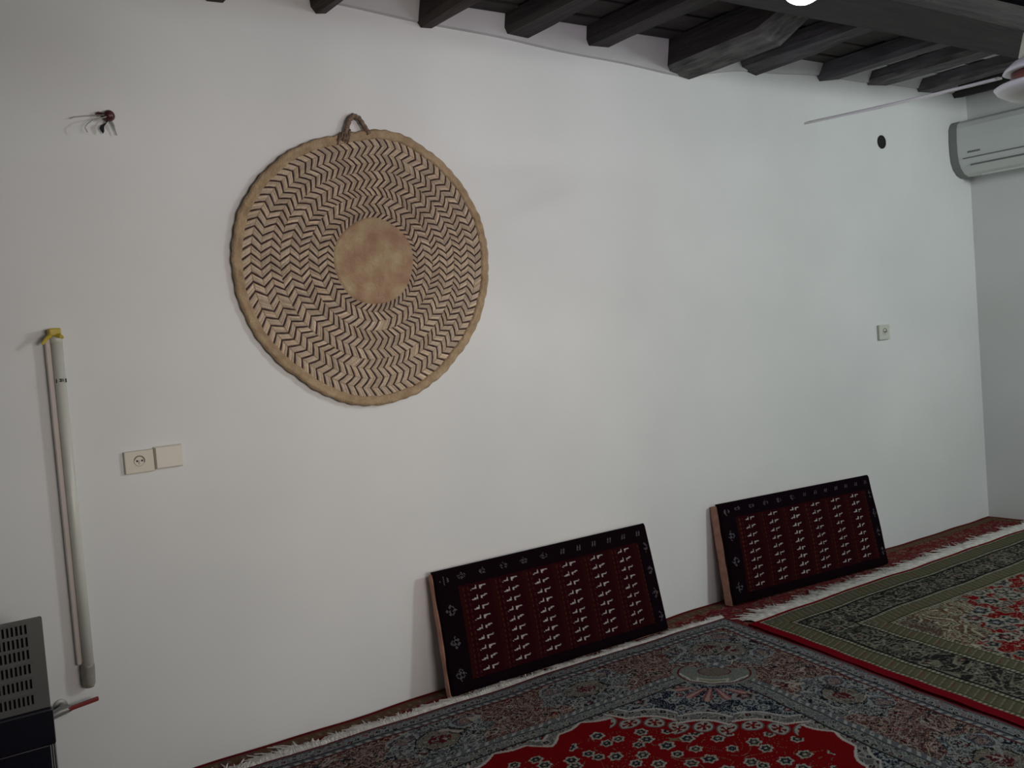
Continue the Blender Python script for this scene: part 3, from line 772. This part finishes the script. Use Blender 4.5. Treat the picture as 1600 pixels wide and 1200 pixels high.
# ---------------------------------------------------------------- sockets
def socket(x0, x1, z0, z1, name, label, hole=True, th=.012, m=None):
    cxx, czz = (x0+x1)/2, (z0+z1)/2; t = thing(name, label, 'socket' if hole else 'wall plate', (cxx, 0, czz))
    w_, h_ = (x1-x0)/2, (z1-z0)/2
    obj('plate', bx(nb(), -w_, w_, -th, 0-.0005, -h_, h_, .003), m or M_cream, t)
    if hole:
        r = min(w_, h_)*.42
        obj('recess', lathe(nb(), [(r*1.15, th-.001), (r*1.15, th+.0015), (r, th+.002), (r*.92, th-.0005)], (0, 0, .003), 28, 'y'), M_cream, t, True)
        bm = nb()
        for sx in (-1, 1): lathe(bm, [(r*.2, th-.001), (r*.2, th+.001)], (sx*r*.5, 0, .003), 12, 'y')
        obj('pin_hole', bm, M_hole, t)
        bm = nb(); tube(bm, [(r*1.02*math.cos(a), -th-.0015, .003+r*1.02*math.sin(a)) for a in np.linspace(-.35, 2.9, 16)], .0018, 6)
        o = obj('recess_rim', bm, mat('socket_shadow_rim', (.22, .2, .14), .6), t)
        bx_ = nb(); bx(bx_, -.002, .002, -th-.003, -th, -r*.5, r*.35); obj('earth_clip', bx_, M_steel, t)
    else:
        obj('rocker', bx(nb(), -w_*.93, w_*.93, -th-.006, -th+.001, -h_*.93, h_*.93, .002), m, t)
    return t
socket(.708, .799, .994, 1.066, 'power_socket', 'cream power socket left of its blank twin, below and left of the woven tray', True, .012, M_cream)
socket(.8005, .890, .998, 1.071, 'switch_plate', 'plain cream wall plate joined to right side of the left socket', False, .011, M_plate2)
socket(4.686, 4.782, 1.16, 1.242, 'power_socket', 'small cream power socket on wall above the far cushion', True, .016, mat('far_socket_plastic', (.56, .57, .5), .4, scale=3, col2=(.6, .61, .54)))

# round dark outlet in the wall
t = thing('wall_outlet_hole', 'small round black hole in wall left of the air conditioner', 'hole', (4.829, 0, 2.25))
obj('sleeve', lathe(nb(), [(.031, 0), (.037, .001), (.037, .005), (.030, .006), (.027, .002)], (0, 0, 0), 28, 'y'), M_hole, t, True)
o = obj('opening', lathe(nb(), [(.027, .001), (.0265, .0025)], (0, 0, 0), 28, 'y'), M_hole, t)

# ---------------------------------------------------------------- nail with ribbon and wires
t = thing('wall_nail', 'dark red knob on wall with black ribbon and thin wires', 'hook', (.760, 0, 2.118))
bm = nb(); lathe(bm, [(.006, 0), (.012, .004), (.017, .014), (.018, .022), (.013, .032), (.004, .036)], (0, 0, 0), 20, 'y'); obj('knob', bm, M_knob, t, True)
bm = nb(); tube(bm, [(-.028, -.001, .006), (-.028, -.012, .006), (-.022, -.02, .004), (-.005, -.022, -.002)], [.006, .007, .004, .003], 8); obj('side_stub', bm, M_knob, t, True)
bm = nb(); q = [(-.008, -.02, -.014), (-.012, -.022, -.022), (-.028, -.02, -.032), (-.031, -.018, -.040), (-.022, -.018, -.056), (-.018, -.019, -.050), (-.017, -.02, -.034), (-.005, -.021, -.018)]
f1 = [bm.verts.new(v) for v in q]; f2 = [bm.verts.new((v[0], v[1]+.003, v[2])) for v in q]
bm.faces.new(f1); bm.faces.new(f2[::-1])
for j in range(8): bm.faces.new((f1[j], f1[(j+1) % 8], f2[(j+1) % 8], f2[j]))
obj('black_ribbon', bm, M_hole, t)
obj('wire', tube(nb(), [(.004, -.012, -.012), (.012, -.014, -.03), (.016, -.012, -.045), (.02, -.012, -.058)], [.005, .004, .002, .0015], 6), M_steel, t)
obj('wire', tube(nb(), [(-.005, -.03, -.004), (-.03, -.035, -.014), (-.055, -.04, -.022), (-.072, -.04, -.036), (-.078, -.04, -.046), (-.072, -.04, -.06)], .0016, 6), M_wire, t)
obj('wire', tube(nb(), [(-.005, -.03, 0), (-.05, -.012, .0), (-.10, -.01, -.008), (-.112, -.008, -.014)], .0014, 6), M_wire, t)

# ---------------------------------------------------------------- long pale tube tied up on the wall
t = thing('wall_tube', 'long pale plastic tube hung upright on wall from yellow tape, beside heater', 'tube', (.545, 0, .36))
obj('backing_rail', bx(nb(), -.032, -.010, -.024, -.001, .075, 1.08, .003), M_rail, t)
obj('tube_body', tube(nb(), [(-.002, -.026, .06), (-.001, -.026, .5), (-.001, -.026, 1.07)], .0165, 18), M_tubeP, t, True)
obj('end_cap', tube(nb(), [(-.006, -.022, .002), (-.005, -.022, .014), (-.004, -.024, .066), (-.003, -.025, .08)], [.014, .019, .020, .0175], 18), M_cap, t, True)
obj('end_cap', tube(nb(), [(-.001, -.026, 1.06), (-.001, -.026, 1.085)], [.0175, .0165], 18), M_tubeP, t, True)
bm = nb()
for j, xx in enumerate((-.014, -.002, .004, .012)):
    bx(bm, xx-.001, xx+(.0018 if j % 2 else .001), -.0432, -.040, .944-(.003 if j in (0, 3) else 0), .953)
bx(bm, -.006, .001, -.0435, -.041, .944, .9465); bx(bm, -.006, .001, -.0435, -.041, .9505, .953)
obj('printed_mark', bm, M_hole, t)
bm = nb(); bx(bm, -.022, .012, -.046, -.006, 1.083, 1.106, .004)
tube(bm, [(-.018, -.04, 1.085), (-.030, -.044, 1.076), (-.044, -.046, 1.060)], [.007, .006, .005], 8)
tube(bm, [(-.018, -.03, 1.09), (.006, -.047, 1.082), (.015, -.03, 1.078)], [.006, .007, .006], 8)
tube(bm, [(-.006, 0, 1.10), (-.006, -.03, 1.10)], .004, 8)
obj('yellow_tape', bm, M_yel, t)

# ---------------------------------------------------------------- gas heater
HX0, HX1, HY0, HY1 = -.27, .384, -.35, -.13
t = thing('gas_heater', 'grey and black gas heater with slotted grille at lower left', 'heater', ((HX0+HX1)/2, -.24, .007))
o_ = Vector((-(HX0+HX1)/2, .24, -.007))
def sh(bm):
    bmesh.ops.translate(bm, verts=bm.verts, vec=o_); return bm
bm = nb(); bx(bm, HX0, HX1, HY0+.02, HY1, .436, .68, .004)
for v in bm.verts:
    if v.co.z > .6: v.co.z -= .31*(v.co.y-HY0-.02)
obj('top_casing', sh(bm), M_grey, t)
rows = [.657, .623, .589, .550, .509, .466]; hs = .0125
bm = nb(); ed = [.68]+[v for r in rows for v in (r+hs, r-hs)]+[.436]
for i in range(0, len(ed), 2): bx(bm, HX0+.04, .345, HY0, HY0+.012, ed[i+1], ed[i])
bx(bm, .345, HX1, HY0, HY0+.02, .436, .68); bx(bm, HX0, HX0+.04, HY0, HY0+.012, .436, .68)
for r in rows:
    x = .345-.0056
    while x > HX0+.045:
        bx(bm, x-.0052, x, HY0+.0005, HY0+.012, r-hs, r+hs); x -= .0108
    bx(bm, HX0+.01, .352, HY0-.0025, HY0, r+hs+.001, r+hs+.004)
obj('grille', sh(bm), M_grey, t)
bm = nb(); bx(bm, HX0+.03, .35, HY0+.012, HY0+.02, .44, .676); o = obj('grille_backing', sh(bm), M_hole, t)
bm = nb(); bx(bm, HX0-.004, HX1+.004, HY0-.012, HY1, .335, .435, .006); obj('front_ledge', sh(bm), M_black, t)
bm = nb(); bx(bm, HX0, HX1-.012, HY0, HY1, .06, .334, .004); obj('fire_box', sh(bm), M_black, t)
bm = nb()
for k in range(3): bx(bm, HX1-.011+k*.0065, HX1-.008+k*.0065, HY0+.002+k*.006, HY1, .062, .334)
obj('side_strip', sh(bm), M_steel, t)
for sx in (HX0+.05, HX1-.06):
    for sy in (HY0+.04, HY1-.04):
        obj('foot', sh(lathe(nb(), [(.02, .008), (.016, .03), (.016, .062)], (sx, sy, 0), 14)), M_black, t)

# gas valve with red lever
t = thing('gas_valve', 'grey gas tap with red lever on wall beside heater', 'valve', (.478, 0, .319))
obj('flange', lathe(nb(), [(.02, .0), (.02, .006), (.012, .008)], (-.02, 0, .002), 20, 'y'), M_steel, t)
obj('pipe', tube(nb(), [(-.02, 0, .002), (-.02, -.05, .002)], .009), M_steel, t, True)
obj('valve_body', tube(nb(), [(-.075, -.055, -.012), (-.055, -.055, -.006), (-.03, -.055, .002), (-.004, -.055, .004), (.004, -.055, .004)], [.008, .012, .014, .011, .008], 14), M_steel, t, True)
obj('supply_pipe', tube(nb(), [(-.07, -.055, -.011), (-.085, -.07, -.014), (-.088, -.12, -.014), (-.094, -.16, -.014)], .007), M_steel, t, True)
bm = nb(); bx(bm, -.012, .078, -.066, -.056, .0, .013, .003)
for v in bm.verts:
    v.co.z += (v.co.x)*.10-.002; 
    if v.co.x > .06: v.co.z += .001
obj('red_lever', bm, M_red, t)
